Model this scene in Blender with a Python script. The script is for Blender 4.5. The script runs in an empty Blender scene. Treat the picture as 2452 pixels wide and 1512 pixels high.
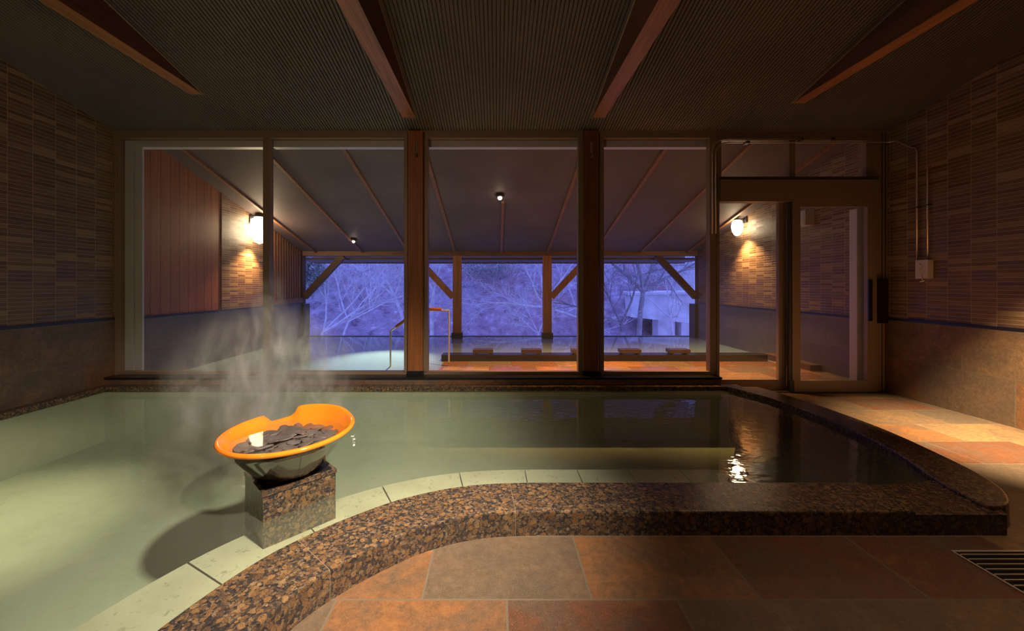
import bpy, bmesh, math, random
from mathutils import Vector, Matrix, noise as mnoise

C = bpy.context.scene.collection
CX, HY, F, EYE = 1190.0, 683.0, 950.0, 1.13
ZB = 4.204                       # depth of the glazed wall
XL, XR = -4.02, 4.106            # side walls
def P(px, py, Y):
    return Vector(((px - CX) * Y / F, Y, EYE - (py - HY) * Y / F))
def ceil_z(y):
    return 2.736 + 0.223 * (ZB - y)
def roof_z(y):
    return 1.80 + 0.273 * (8.2 - y)

# ------------------------------------------------------------------ object helpers
def tag(o, label=None, cat=None, group=None, kind=None):
    if label: o['label'] = label
    if cat: o['category'] = cat
    if group: o['group'] = group
    if kind: o['kind'] = kind
    return o
def empty(name, loc=(0, 0, 0), label=None, cat=None, group=None, kind=None):
    o = bpy.data.objects.new(name, None); C.objects.link(o); o.location = loc
    o.empty_display_size = 0.1
    return tag(o, label, cat, group, kind)
def obj(name, bm, mats, parent=None, smooth=False, bevel=0.0, local=False):
    """link a bmesh (world coordinates) as one object; with a parent it is kept in place"""
    if bevel > 0:
        bmesh.ops.bevel(bm, geom=[e for e in bm.edges if len(e.link_faces) == 2 and e.calc_face_angle(0) > 0.6],
                        offset=bevel, segments=2, affect='EDGES', profile=0.6)
    bmesh.ops.recalc_face_normals(bm, faces=bm.faces)
    me = bpy.data.meshes.new(name)
    if parent is not None and not local:
        bmesh.ops.translate(bm, verts=bm.verts, vec=-parent_world(parent))
    bm.to_mesh(me); bm.free()
    if smooth:
        for p in me.polygons: p.use_smooth = True
        if smooth != 'all': me.set_sharp_from_angle(angle=math.radians(40))
    if not isinstance(mats, (list, tuple)): mats = [mats]
    for m in mats: me.materials.append(m)
    o = bpy.data.objects.new(name, me); C.objects.link(o)
    if parent is not None: o.parent = parent
    return o
def parent_world(p):
    v = Vector((0, 0, 0))
    while p is not None:
        v += Vector(p.location); p = p.parent
    return v
def box(bm, x0, x1, y0, y1, z0, z1, mi=0):
    x0, x1 = min(x0, x1), max(x0, x1); y0, y1 = min(y0, y1), max(y0, y1); z0, z1 = min(z0, z1), max(z0, z1)
    v = [bm.verts.new(p) for p in ((x0,y0,z0),(x1,y0,z0),(x1,y1,z0),(x0,y1,z0),(x0,y0,z1),(x1,y0,z1),(x1,y1,z1),(x0,y1,z1))]
    for f in ((0,3,2,1),(4,5,6,7),(0,1,5,4),(1,2,6,5),(2,3,7,6),(3,0,4,7)):
        fc = bm.faces.new([v[i] for i in f]); fc.material_index = mi
    return v
def bx(*a):
    bm = bmesh.new(); box(bm, *a); return bm
def quad(*pts):
    bm = bmesh.new(); bm.faces.new([bm.verts.new(p) for p in pts]); return bm
def tube(bm, pts, r, seg=8, r2=None, caps=True, mi=0):
    pts = [Vector(p) for p in pts]; n = len(pts)
    rings = []; up = None
    for i, p in enumerate(pts):
        d = (pts[min(i + 1, n - 1)] - pts[max(i - 1, 0)]).normalized()
        if up is None:
            up = Vector((0, 0, 1)) if abs(d.z) < 0.9 else Vector((1, 0, 0))
        a = d.cross(up)
        if a.length < 1e-5: a = d.orthogonal()
        a.normalize(); b = a.cross(d).normalized(); up = b
        rr = r if r2 is None else r + (r2 - r) * i / max(1, n - 1)
        rings.append([bm.verts.new(p + (a * math.cos(t) + b * math.sin(t)) * rr) for t in [2 * math.pi * k / seg for k in range(seg)]])
    for i in range(n - 1):
        for k in range(seg):
            f = bm.faces.new((rings[i][k], rings[i][(k + 1) % seg], rings[i + 1][(k + 1) % seg], rings[i + 1][k])); f.material_index = mi
    if caps:
        bm.faces.new(list(reversed(rings[0]))).material_index = mi; bm.faces.new(rings[-1]).material_index = mi
def lathe(bm, prof, cx, cy, seg=32, zfun=None, mi=0, close=False):
    rings = []
    for r, z in prof:
        if r < 1e-5:
            rings.append([bm.verts.new((cx, cy, z))]); continue
        rings.append([bm.verts.new((cx + r * math.cos(t), cy + r * math.sin(t), z + (zfun(t, z) if zfun else 0)))
                      for t in [2 * math.pi * k / seg for k in range(seg)]])
    for i in range(len(rings) - 1):
        A, B = rings[i], rings[i + 1]
        m = mi[i] if isinstance(mi, (list, tuple)) else mi
        for k in range(seg):
            k2 = (k + 1) % seg
            if len(A) == 1 and len(B) == 1: continue
            if len(A) == 1: f = bm.faces.new((A[0], B[k], B[k2]))
            elif len(B) == 1: f = bm.faces.new((A[k], B[0], A[k2]))
            else: f = bm.faces.new((A[k], A[k2], B[k2], B[k]))
            f.material_index = m
def arc(p0, p1, p2, n=6):
    """quadratic bend from p0 to p2 around corner p1"""
    p0, p1, p2 = Vector(p0), Vector(p1), Vector(p2)
    return [(1-t)**2 * p0 + 2*t*(1-t) * p1 + t*t * p2 for t in [k / n for k in range(n + 1)]]
def prism(bm, poly, z0, z1, mi=0):
    lo = [bm.verts.new((p[0], p[1], z0)) for p in poly]; hi = [bm.verts.new((p[0], p[1], z1)) for p in poly]
    n = len(poly)
    bm.faces.new(hi).material_index = mi; bm.faces.new(list(reversed(lo))).material_index = mi
    for i in range(n):
        bm.faces.new((lo[i], lo[(i+1) % n], hi[(i+1) % n], hi[i])).material_index = mi

# ------------------------------------------------------------------ material helpers
class MB:
    def __init__(s, name):
        s.m = bpy.data.materials.new(name); s.m.use_nodes = True
        s.nt = s.m.node_tree; s.nt.nodes.clear()
        s.out = s.nt.nodes.new('ShaderNodeOutputMaterial')
        s._pos = None
    def n(s, typ, ins=None, **props):
        nd = s.nt.nodes.new(typ)
        for k, v in props.items(): setattr(nd, k, v)
        for k, v in (ins or {}).items():
            sk = nd.inputs[k]
            if isinstance(v, bpy.types.NodeSocket): s.nt.links.new(v, sk)
            else: sk.default_value = v
        return nd
    def math(s, op, a, b=0.0, c=0.0):
        return s.n('ShaderNodeMath', {0: a, 1: b, 2: c}, operation=op).outputs[0]
    def pos(s):
        if s._pos is None: s._pos = s.n('ShaderNodeNewGeometry').outputs['Position']
        return s._pos
    def xyz(s):
        sp = s.n('ShaderNodeSeparateXYZ', {0: s.pos()}); return sp.outputs
    def scaled(s, v):
        return s.n('ShaderNodeVectorMath', {0: s.pos(), 1: v}, operation='MULTIPLY').outputs[0]
    def noise(s, scale, detail=4, rough=.55, vec=None, dist=0.0):
        return s.n('ShaderNodeTexNoise', {'Vector': vec if vec is not None else s.pos(), 'Scale': scale, 'Detail': detail, 'Roughness': rough, 'Distortion': dist}).outputs[0]
    def ramp(s, fac, stops, interp='LINEAR'):
        nd = s.n('ShaderNodeValToRGB', {0: fac}); cr = nd.color_ramp; cr.interpolation = interp
        while len(cr.elements) < len(stops): cr.elements.new(0.5)
        for e, (p, c) in zip(cr.elements, stops):
            e.position = p; e.color = (c, c, c, 1) if isinstance(c, (int, float)) else (*c, 1)
        return nd.outputs[0]
    def mix(s, fac, a, b, blend='MIX'):
        nd = s.n('ShaderNodeMix', data_type='RGBA', blend_type=blend)
        for i, v in ((0, fac), (6, a), (7, b)):
            sk = nd.inputs[i]
            if isinstance(v, bpy.types.NodeSocket): s.nt.links.new(v, sk)
            else: sk.default_value = v if i == 0 else (*v, 1) if len(v) == 3 else v
        return nd.outputs[2]
    def bump(s, h, strength=.3, dist=.01):
        return s.n('ShaderNodeBump', {'Height': h, 'Strength': strength, 'Distance': dist}).outputs[0]
    def fresnel(s, ior, normal=None):
        # thin surface: same reflectance seen from either side
        bf = s.n('ShaderNodeNewGeometry').outputs['Backfacing']
        v = s.math('ADD', s.math('MULTIPLY', bf, 1 / ior - ior), ior)
        d = {'IOR': v}
        if normal is not None: d['Normal'] = normal
        return s.n('ShaderNodeFresnel', d).outputs[0]
    def surf(s, sock): s.nt.links.new(sock, s.out.inputs['Surface']); return s.m
    def princ(s, col, rough=.5, metal=0.0, normal=None, spec=.5, **kw):
        d = {'Base Color': col if isinstance(col, bpy.types.NodeSocket) else (*col, 1), 'Roughness': rough, 'Metallic': metal, 'Specular IOR Level': spec}
        if normal is not None: d['Normal'] = normal
        d.update(kw)
        return s.surf(s.n('ShaderNodeBsdfPrincipled', d).outputs[0])
    def tile(s, u, v, w, h, offset=.5, mort=.006, u0=0.0, v0=0.0):
        vv = s.math('DIVIDE', s.math('SUBTRACT', v, v0), h); row = s.math('FLOOR', vv)
        par = s.math('FLOORED_MODULO', row, 2.0)
        uu = s.math('ADD', s.math('DIVIDE', s.math('SUBTRACT', u, u0), w), s.math('MULTIPLY', par, offset))
        col = s.math('FLOOR', uu); fu = s.math('FRACT', uu); fv = s.math('FRACT', vv)
        du = s.math('MULTIPLY', s.math('MINIMUM', fu, s.math('SUBTRACT', 1.0, fu)), w)
        dv = s.math('MULTIPLY', s.math('MINIMUM', fv, s.math('SUBTRACT', 1.0, fv)), h)
        mask = s.math('LESS_THAN', s.math('MINIMUM', du, dv), mort / 2)
        cv = s.n('ShaderNodeCombineXYZ', {0: col, 1: row, 2: 3.7}).outputs[0]
        wn = s.n('ShaderNodeTexWhiteNoise', {'Vector': cv}, noise_dimensions='3D')
        return wn.outputs['Value'], wn.outputs['Color'], mask

def simple(name, col, rough=.5, metal=0.0, spec=.5, nscale=0, namt=.15):
    b = MB(name); c = col
    if nscale:
        f = b.noise(nscale, 5)
        c = b.ramp(f, [(0.25, tuple(x * (1 - namt * 2) for x in col)), (0.75, tuple(min(1, x * (1 + namt)) for x in col))])
    return b.princ(c, rough, metal, spec=spec)

def mosaic(name):
    b = MB(name); o = b.xyz()
    rv, rc, mk = b.tile(o[1], o[2], .178, .034, 0.0, .0042, 3.97, 0.0)
    col = b.ramp(rv, [(0, (.085, .045, .03)), (.16, (.11, .065, .042)), (.42, (.15, .10, .068)), (.7, (.19, .14, .098)), (.8, (.11, .06, .043)), (.86, (.28, .22, .165)), (1, (.34, .27, .205))])
    g = b.noise(60, 3, vec=b.scaled((1, .15, 3)))
    col = b.mix(.35, col, b.ramp(g, [(.3, (.08, .05, .035)), (.7, (.3, .23, .17))]))
    col = b.mix(1.0, col, (1.12, .93, .74), 'MULTIPLY')
    col = b.mix(mk, col, (.40, .29, .19))
    hgt = b.math('SUBTRACT', b.math('MULTIPLY', rv, .6), b.math('MULTIPLY', mk, 1.2))
    return b.princ(col, b.ramp(rv, [(0, .34), (1, .6)]), normal=b.bump(hgt, .5, .004))

def slate(name, u, v, w, h, u0, v0, mort=.007, grout=(.15, .118, .09), rough=(.16, .42), tint=1.0, bump=.55, cool=0.0):
    b = MB(name); o = b.xyz()
    rv, rc, mk = b.tile(o[u], o[v], w, h, .5, mort, u0, v0)
    k = tint
    base = b.ramp(rv, [(0, (.22*k, .13*k, .075*k)), (.22, (.27*k, .115*k, .045*k)), (.4, (.17*k, .115*k, .08*k)), (.55, (.30*k, .18*k, .09*k)), (.72, (.16*k, .055*k, .03*k)), (.86, (.12*k, .088*k, .068*k)), (1, (.28*k, .165*k, .085*k))], 'CONSTANT')
    off = b.n('ShaderNodeVectorMath', {0: rc, 1: (9, 9, 9)}, operation='MULTIPLY').outputs[0]
    vec = b.n('ShaderNodeVectorMath', {0: b.pos(), 1: off}, operation='ADD').outputs[0]
    n1 = b.noise(3.2, 7, .68, vec, .6); n2 = b.noise(38, 6, .7, vec); n3 = b.noise(240, 4, .8, vec)
    col = b.mix(b.ramp(n1, [(.42, 0), (.66, .85)]), base, (.085*k, .068*k, .056*k))
    col = b.mix(b.ramp(n1, [(.28, .55), (.42, 0)]), col, (.34*k, .19*k, .085*k))
    col = b.mix(b.math('MULTIPLY', b.ramp(n2, [(.35, 1), (.65, 0)]), .55), col, (.05*k, .038*k, .03*k))
    col = b.mix(b.math('MULTIPLY', b.ramp(n3, [(.53, 0), (.66, 1)]), .5), col, (.36*k, .22*k, .11*k))
    if cool: col = b.mix(cool, col, (.19, .19, .21))
    col = b.mix(mk, col, grout)
    hgt = b.math('SUBTRACT', b.math('ADD', b.math('MULTIPLY', n2, .5), b.math('MULTIPLY', n3, .35)), b.math('MULTIPLY', mk, .5))
    rg = b.ramp(n1, [(.3, rough[0]), (.7, rough[1])])
    return b.princ(col, rg, normal=b.bump(hgt, bump, .006))

def granite(name, rough=.20, k=.60):
    b = MB(name)
    wob = b.n('ShaderNodeVectorMath', {0: b.pos(), 1: b.n('ShaderNodeVectorMath', {0: b.n('ShaderNodeTexNoise', {'Vector': b.pos(), 'Scale': 60.0, 'Detail': 5.0}).outputs['Color'], 1: (.016, .016, .016)}, operation='MULTIPLY').outputs[0]}, operation='ADD').outputs[0]
    vo = b.n('ShaderNodeTexVoronoi', {'Vector': wob, 'Scale': 40.0, 'Randomness': 1.0})
    v2 = b.n('ShaderNodeTexVoronoi', {'Vector': wob, 'Scale': 105.0, 'Randomness': 1.0})
    n2 = b.noise(260, 4, .8); n3 = b.noise(7, 3)
    rnd1 = b.n('ShaderNodeSeparateColor', {0: vo.outputs['Color']}).outputs
    size = b.math('ADD', b.math('MULTIPLY', rnd1[1], .34), .22)
    inside = b.math('LESS_THAN', vo.outputs['Distance'], size)
    blob = b.ramp(rnd1[0], [(0, (.17*k, .10*k, .06*k)), (.35, (.27*k, .15*k, .07*k)), (.7, (.38*k, .21*k, .09*k)), (1, (.44*k, .29*k, .16*k))])
    rnd2 = b.n('ShaderNodeSeparateColor', {0: v2.outputs['Color']}).outputs
    fill = b.ramp(rnd2[0], [(0, (.022, .02, .022)), (.38, (.05, .042, .04)), (.55, (.15*k, .10*k, .07*k)), (.8, (.26*k, .16*k, .09*k)), (1, (.36*k, .26*k, .18*k))])
    col = b.mix(inside, fill, blob)
    col = b.mix(b.math('MULTIPLY', b.ramp(n2, [(.43, 1), (.49, 0)]), .75), col, (.028, .024, .026))
    col = b.mix(b.ramp(n2, [(.6, 0), (.66, .55)]), col, (.40*k, .29*k, .20*k))
    return b.princ(col, rough, normal=b.bump(n2, .15, .003))

def wood(name, col, axis='z', rough=.5, scale=1.0, contrast=.5):
    b = MB(name)
    sc = {'z': (14, 14, .7), 'y': (14, .7, 14), 'x': (.7, 14, 14)}[axis]
    v = b.scaled(tuple(x * scale for x in sc))
    n1 = b.noise(1.6, 6, .6, v, 1.2); n2 = b.noise(9, 3, .5, v)
    d = tuple(x * (1 - contrast) for x in col); l = tuple(min(1, x * (1 + contrast * .6)) for x in col)
    c = b.ramp(n1, [(.3, d), (.5, col), (.7, l)])
    c = b.mix(.25, c, b.ramp(n2, [(.35, d), (.65, l)]))
    return b.princ(c, rough, normal=b.bump(n2, .15, .003))

M = {}
M['mosaic'] = mosaic('narrow_mosaic_tile')
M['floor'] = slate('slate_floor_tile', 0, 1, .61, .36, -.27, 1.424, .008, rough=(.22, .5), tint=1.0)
M['dado'] = slate('slate_wall_tile', 1, 2, .72, .38, 3.132, 0.0, .007, rough=(.3, .6), tint=1.0)
M['sill_tile'] = slate('slate_sill_tile', 0, 2, .72, .4, .1, -.1, .006, rough=(.25, .5), tint=1.15)
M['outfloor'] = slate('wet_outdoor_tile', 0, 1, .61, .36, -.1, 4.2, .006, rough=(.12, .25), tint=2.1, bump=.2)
M['outdado'] = slate('grey_wall_tile', 1, 2, .72, .38, 3.132, 0.0, .007, rough=(.3, .6), tint=.95, cool=.6)
M['granite'] = granite('brown_granite')
M['granite_dark'] = granite('wet_granite', .06, .5)
M['post'] = wood('post_timber', (.36, .12, .035), 'z', .45)
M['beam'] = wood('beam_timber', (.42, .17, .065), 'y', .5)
M['beam_shade'] = wood('shaded_beam_timber', (.13, .05, .026), 'y', .55)  # darker copy of the beam timber, side shade put into its colour
M['outwood'] = wood('outdoor_timber', (.30, .13, .06), 'z', .55)
M['outwood_x'] = wood('outdoor_timber_x', (.26, .12, .06), 'x', .55)
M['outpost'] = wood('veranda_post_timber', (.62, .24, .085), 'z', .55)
M['pillow'] = wood('pillow_timber', (.055, .04, .03), 'x', .35)
M['grip'] = wood('grip_timber', (.45, .13, .04), 'x', .4)
M['bronze'] = simple('bronze_frame', (.29, .205, .145), .42, .15)
M['bronze_dark'] = simple('dark_bronze_frame', (.06, .045, .038), .5, .2)
M['white'] = simple('pale_aluminium', (.62, .6, .62), .45, .1)
M['black'] = simple('black_plastic', (.008, .008, .01), .35)
M['ledge'] = simple('black_stone', (.012, .011, .011), .3, nscale=60)
M['grout'] = simple('curb_grout', (.17, .13, .10), .7)
M['steel'] = simple('dull_steel', (.62, .56, .5), .35, .45)
M['conduit'] = simple('conduit_metal', (.55, .45, .36), .35, .6)
M['switch'] = simple('switch_plastic', (.72, .66, .6), .4)
M['brace_dark'] = wood('brace_timber', (.12, .055, .03), 'x', .55)
M['shoe'] = simple('stone_shoe', (.03, .035, .045), .5, nscale=30)

b = MB('ribbed_ceiling'); o = b.xyz()
n1 = b.noise(1.1, 4)
M['ceiling'] = b.princ(b.ramp(n1, [(.3, (.12, .092, .085)), (.7, (.17, .135, .12))]), .6)

b = MB('plank_wall'); o = b.xyz()
rv, rc, mk = b.tile(o[1], o[2], .14, 8.0, 0.0, .006, 4.3, -2.0)
g = b.noise(2.2, 6, .6, b.n('ShaderNodeVectorMath', {0: b.scaled((9, 9, .8)), 1: rc}, operation='ADD').outputs[0], .8)
pc = b.ramp(g, [(.3, (.26, .07, .025)), (.7, (.48, .17, .06))])
pc = b.mix(.4, pc, b.ramp(rv, [(0, (.24, .07, .028)), (1, (.46, .19, .075))]))
M['planks'] = b.princ(b.mix(mk, pc, (.03, .012, .008)), .5, normal=b.bump(mk, -.5, .004))

b = MB('veranda_boards')
M['roof'] = b.princ(b.ramp(b.noise(1.3, 4), [(.3, (.125, .088, .085)), (.7, (.175, .125, .118))]), .65)

b = MB('pool_plaster')
n1 = b.noise(1.6, 6, .6); n2 = b.noise(14, 5, .65)
c = b.ramp(n1, [(.3, (.40, .44, .365)), (.7, (.52, .56, .48))])
c = b.mix(b.math('MULTIPLY', b.ramp(n2, [(.55, 0), (.7, 1)]), .3), c, (.32, .34, .27))
M['basin'] = b.princ(c, .7)
b = MB('pale_step_stone')
n1 = b.noise(4, 5); n2 = b.noise(30, 5, .7)
c = b.ramp(n1, [(.3, (.44, .41, .34)), (.7, (.56, .53, .45))])
c = b.mix(b.ramp(n2, [(.58, 0), (.66, .6)]), c, (.2, .19, .14))
M['step'] = b.princ(c, .6)

def water(name, deep, milk, amt, rip=.06, scale=9.0, trans=(.86, .93, .84), ior=1.33):
    b = MB(name)
    n1 = b.noise(scale, 2, .5, b.scaled((1, 1.6, 1)))
    n2 = b.noise(scale * 3.1, 2, .5)
    h = b.math('ADD', n1, b.math('MULTIPLY', n2, .25))
    nrm = b.bump(h, rip, .02)
    tr = b.n('ShaderNodeBsdfTransparent', {0: (*trans, 1)}).outputs[0]
    df = b.n('ShaderNodeBsdfDiffuse', {0: (*milk, 1)}).outputs[0]
    body = b.n('ShaderNodeMixShader', {0: amt, 1: tr, 2: df}).outputs[0]
    gl = b.n('ShaderNodeBsdfGlossy', {'Color': (1, 1, 1, 1), 'Roughness': .03, 'Normal': nrm}).outputs[0]
    fr = b.fresnel(ior, nrm)
    return b.surf(b.n('ShaderNodeMixShader', {0: fr, 1: body, 2: gl}).outputs[0])
M['water'] = water('milky_bath_water', None, (.42, .45, .37), .10, .08, 7.0, ior=1.42)
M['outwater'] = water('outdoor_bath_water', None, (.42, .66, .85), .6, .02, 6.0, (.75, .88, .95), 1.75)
M['bowlwater'] = water('bowl_water', None, (.3, .25, .2), .02, .015, 9.0, (.96, .96, .96))

def glass(name, haze=0.03):
    b = MB(name)
    tr = b.n('ShaderNodeBsdfTransparent', {0: (.96, .965, .97, 1)}).outputs[0]
    gl = b.n('ShaderNodeBsdfGlossy', {'Color': (1, 1, 1, 1), 'Roughness': .02}).outputs[0]
    fr = b.fresnel(1.35)
    df = b.n('ShaderNodeBsdfTranslucent', {0: (.8, .8, .8, 1)}).outputs[0]
    t2 = b.n('ShaderNodeMixShader', {0: haze, 1: tr, 2: df}).outputs[0]
    return b.surf(b.n('ShaderNodeMixShader', {0: fr, 1: t2, 2: gl}).outputs[0])
M['glass'] = glass('window_glass')

b = MB('orange_glaze')
M['orange'] = b.princ(b.ramp(b.noise(6, 3), [(.3, (.80, .205, .012)), (.7, (.86, .26, .018))]), .12, **{'Coat Weight': .6, 'Coat Roughness': .05})
b = MB('dark_glaze')
M['darkglaze'] = b.princ(b.ramp(b.noise(9, 4), [(.3, (.03, .022, .018)), (.7, (.07, .05, .04))]), .12, normal=b.bump(b.noise(22, 2, vec=b.scaled((.4, .4, 4))), .06, .01), **{'Coat Weight': .8})
M['pebble'] = simple('grey_pebble', (.115, .095, .092), .5, nscale=25, namt=.25)

def emit(name, col, s):
    b = MB(name); return b.surf(b.n('ShaderNodeEmission', {0: (*col, 1), 1: s}).outputs[0])
M['lampglass'] = emit('lit_lamp_glass', (1.0, .78, .48), 22.0)
M['bulb'] = emit('lit_bulb', (1.0, .85, .62), 24.0)

b = MB('winter_hillside'); 
n1 = b.noise(.35, 8, .7); n2 = b.noise(2.4, 8, .78, b.scaled((1, 1, .45))); n3 = b.noise(.22, 4)
c = b.ramp(n2, [(.32, (.10, .08, .12)), (.46, (.34, .25, .31)), (.58, (.44, .36, .44)), (.70, (.85, .8, .9))])
c = b.mix(b.ramp(n1, [(.5, 0), (.68, .6)]), c, (.48, .26, .24))
c = b.mix(b.ramp(n3, [(.56, 0), (.68, .75)]), c, (.12, .20, .14))
M['hill'] = b.princ(c, .9, spec=.1)
M['bark'] = simple('pale_bark', (.92, .9, .92), .8, nscale=6, namt=.2)
M['bark2'] = simple('grey_bark', (.40, .36, .38), .8, nscale=6, namt=.25)
M['concrete'] = simple('pale_concrete', (.86, .88, .86), .8, nscale=2.2, namt=.18)
M['concrete_dark'] = simple('dark_concrete', (.2, .19, .19), .8, nscale=1.2)
M['leaf'] = simple('evergreen_leaf', (.30, .36, .30), .5, nscale=3, namt=.4)

# ------------------------------------------------------------------ the room
WATER = .075
def catmull(pts, n=8):
    pts = [Vector(p) for p in pts]; out = []
    q = [2 * pts[0] - pts[1]] + pts + [2 * pts[-1] - pts[-2]]
    for i in range(1, len(q) - 2):
        p0, p1, p2, p3 = q[i-1:i+3]
        for k in range(n):
            t = k / n
            out.append(.5 * ((2*p1) + (p2-p0)*t + (2*p0-5*p1+4*p2-p3)*t*t + (3*p1-p0-3*p2+p3)*t**3))
    out.append(pts[-1]); return out
def resample(pts, n):
    L = [0]
    for a, b_ in zip(pts, pts[1:]): L.append(L[-1] + (b_ - a).length)
    out = []; j = 0
    for i in range(n + 1):
        s = L[-1] * i / n
        while j < len(pts) - 2 and L[j+1] < s: j += 1
        t = (s - L[j]) / max(1e-9, L[j+1] - L[j])
        out.append(pts[j].lerp(pts[j+1], min(1, max(0, t))))
    return out, L[-1]
def offset(pts, d):
    out = []
    for i, p in enumerate(pts):
        t = (pts[min(i+1, len(pts)-1)] - pts[max(i-1, 0)]).normalized()
        out.append(p + Vector((t.y, -t.x)) * d)
    return out
front_in = catmull([(-1.075, -2.0), (-1.075, .2), (-1.07, .7), (-1.045, 1.0), (-.985, 1.24), (-.88, 1.48), (-.743, 1.655), (-.60, 1.79), (-.43, 1.912), (-.193, 2.01), (.078, 2.05), (.5, 2.054), (1.2, 2.054), (1.89, 2.054)], 8)
front_in, LF = resample(front_in, 160)
front_out = offset(front_in, .266)
right_in = catmull([(2.26, 1.83), (2.275, 1.95), (2.31, 2.10), (2.40, 2.32), (2.455, 2.50), (2.497, 2.78), (2.512, 3.05), (2.495, 3.36), (2.45, 3.6), (2.38, 3.8), (2.30, 3.965)], 8)
right_out = catmull([(2.278, 1.823), (2.36, 1.838), (2.446, 1.895), (2.54, 2.005), (2.61, 2.16), (2.655, 2.33), (2.72, 2.66), (2.742, 2.94), (2.727, 3.33), (2.678, 3.70), (2.61, 3.965)], 8)
right_in, LR = resample(right_in, 60); right_out, _ = resample(right_out, 60)

# floor: outside the curb, behind and beside the bath
mid = [(a + b_) / 2 for a, b_ in zip(front_in, front_out)]
midr = [(a + b_) / 2 for a, b_ in zip(right_in, right_out)]
bm = bmesh.new()
poly = [(XR, -2.0), (XR, 4.26), (2.35, 4.26)] + [(p.x, p.y) for p in reversed(midr)] + [(2.2, 1.95)] + [(p.x, p.y) for p in reversed(mid)]
bm.faces.new([bm.verts.new((x, y, 0)) for x, y in poly])
bmesh.ops.triangulate(bm, faces=bm.faces)
tag(obj('floor', bm, M['floor']), kind='structure', label='wet brown slate tile floor beside the indoor bath')

# side walls with slate dado, black ledge and mosaic above
def side_wall(name, x, s):
    r = bx(x, x + s * .12, -2.0, 4.26, -.45, 3.95)
    w = obj(name, r, M['mosaic']); tag(w, kind='structure')
    d = obj('stone_dado', bx(x, x - s * .012, -2.0, 4.20, -.45, .765), M['dado'], w)
    l = obj('dado_ledge', bx(x, x - s * .014, -2.0, 4.20, .765, .79), M['ledge'], w)
    return w
wl = side_wall('wall_left', XL, -1); wl['label'] = 'left wall of narrow brown mosaic above slate tiles'
wr = side_wall('wall_right', XR, 1); wr['label'] = 'right wall of narrow brown mosaic above slate tiles'
tag(obj('wall_front', bx(XL, XR, -2.12, -2.0, -.45, 4.3), M['dado']), kind='structure', label='wall behind the viewpoint')

# ribbed ceiling following the slope
bm = bmesh.new()
pitch = .0295; n = int((XR - XL + .1) / pitch); y0, y1 = -2.0, ZB + .02
prev = None
for i in range(n + 1):
    x = XL - .03 + i * pitch
    for dx, dz in ((0, .016), (.007, .016), (.008, 0), (pitch - .001, 0)):
        a = bm.verts.new((x + dx, y0, ceil_z(y0) + dz)); c = bm.verts.new((x + dx, y1, ceil_z(y1) + dz))
        if prev: bm.faces.new((prev[0], a, c, prev[1]))
        prev = (a, c)
b0 = [bm.verts.new(p) for p in ((XL-.1, y0, ceil_z(y0)+.02), (XR+.1, y0, ceil_z(y0)+.02), (XR+.1, y1+.1, ceil_z(y1)+.02), (XL-.1, y1+.1, ceil_z(y1)+.02))]
bm.faces.new(b0)
tag(obj('ceiling', bm, M['ceiling']), kind='structure', label='dark ribbed sloping ceiling over the indoor bath')

# ceiling beams
def beam(X, zb, w, label):
    ye = (2.736 + .223 * ZB - zb) / .223
    bm = bmesh.new()
    v = [bm.verts.new(p) for p in ((X-w/2, -2, zb), (X+w/2, -2, zb), (X+w/2, ye, zb), (X-w/2, ye, zb), (X-w/2, -2, ceil_z(-2)+.01), (X+w/2, -2, ceil_z(-2)+.01))]
    for f in ((0,1,2,3), (0,3,4), (1,5,2), (4,3,2,5), (0,4,5,1)): bm.faces.new([v[i] for i in f])
    r = empty('ceiling_beam', (X, ye, zb), label, 'beam', 'timber beams under the ribbed ceiling', 'thing')
    obj('timber', bm, M['beam_shade'], r)
    obj('lit_soffit_face', bx(X - w/2, X + w/2, -1.99, ye - .012, zb - .006, zb + .002), M['beam'], r)  # thin sheet added so the underside reads lit against the shaded sides
    t = bmesh.new(); e = .012
    box(t, X-w/2-e, X+w/2+e, ye-.01, ye+.02, zb+.0, zb+.014)
    obj('end_trim', t, M['bronze'], r)
    t = bmesh.new()
    s = 1 if X < 0 else -1
    xx = X + s * (w/2 + .004)
    tube(t, [(xx, -1.9, ceil_z(-1.9)-.004), (xx, ye, ceil_z(ye)-.004)], .007, 5)
    obj('side_trim', t, M['bronze'], r)
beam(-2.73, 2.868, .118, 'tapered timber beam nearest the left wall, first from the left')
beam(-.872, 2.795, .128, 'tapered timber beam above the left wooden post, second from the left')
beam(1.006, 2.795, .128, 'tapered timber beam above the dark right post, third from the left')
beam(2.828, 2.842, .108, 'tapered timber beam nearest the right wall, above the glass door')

# ------------------------------------------------------------------ indoor bath
bm = bmesh.new()
box(bm, XL + .02, 2.75, -1.98, 4.0, -.47, -.42)
box(bm, XL + .101, 2.6, 3.95, 3.964, -.42, .06); box(bm, XL + .101, XL + .115, -1.98, 3.95, -.42, .06)
for I_, dd in ((front_in[3:], -.006),):
    J = offset(I_, dd)
    lo = [bm.verts.new((p.x, p.y, -.42)) for p in J]; hi = [bm.verts.new((p.x, p.y, .05)) for p in J]
    for k in range(len(J) - 1): bm.faces.new((lo[k], lo[k+1], hi[k+1], hi[k]))
tag(obj('bath_basin', bm, M['basin'], smooth=False), 'pale green plastered basin floor under the indoor water', 'basin', kind='thing')

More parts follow.
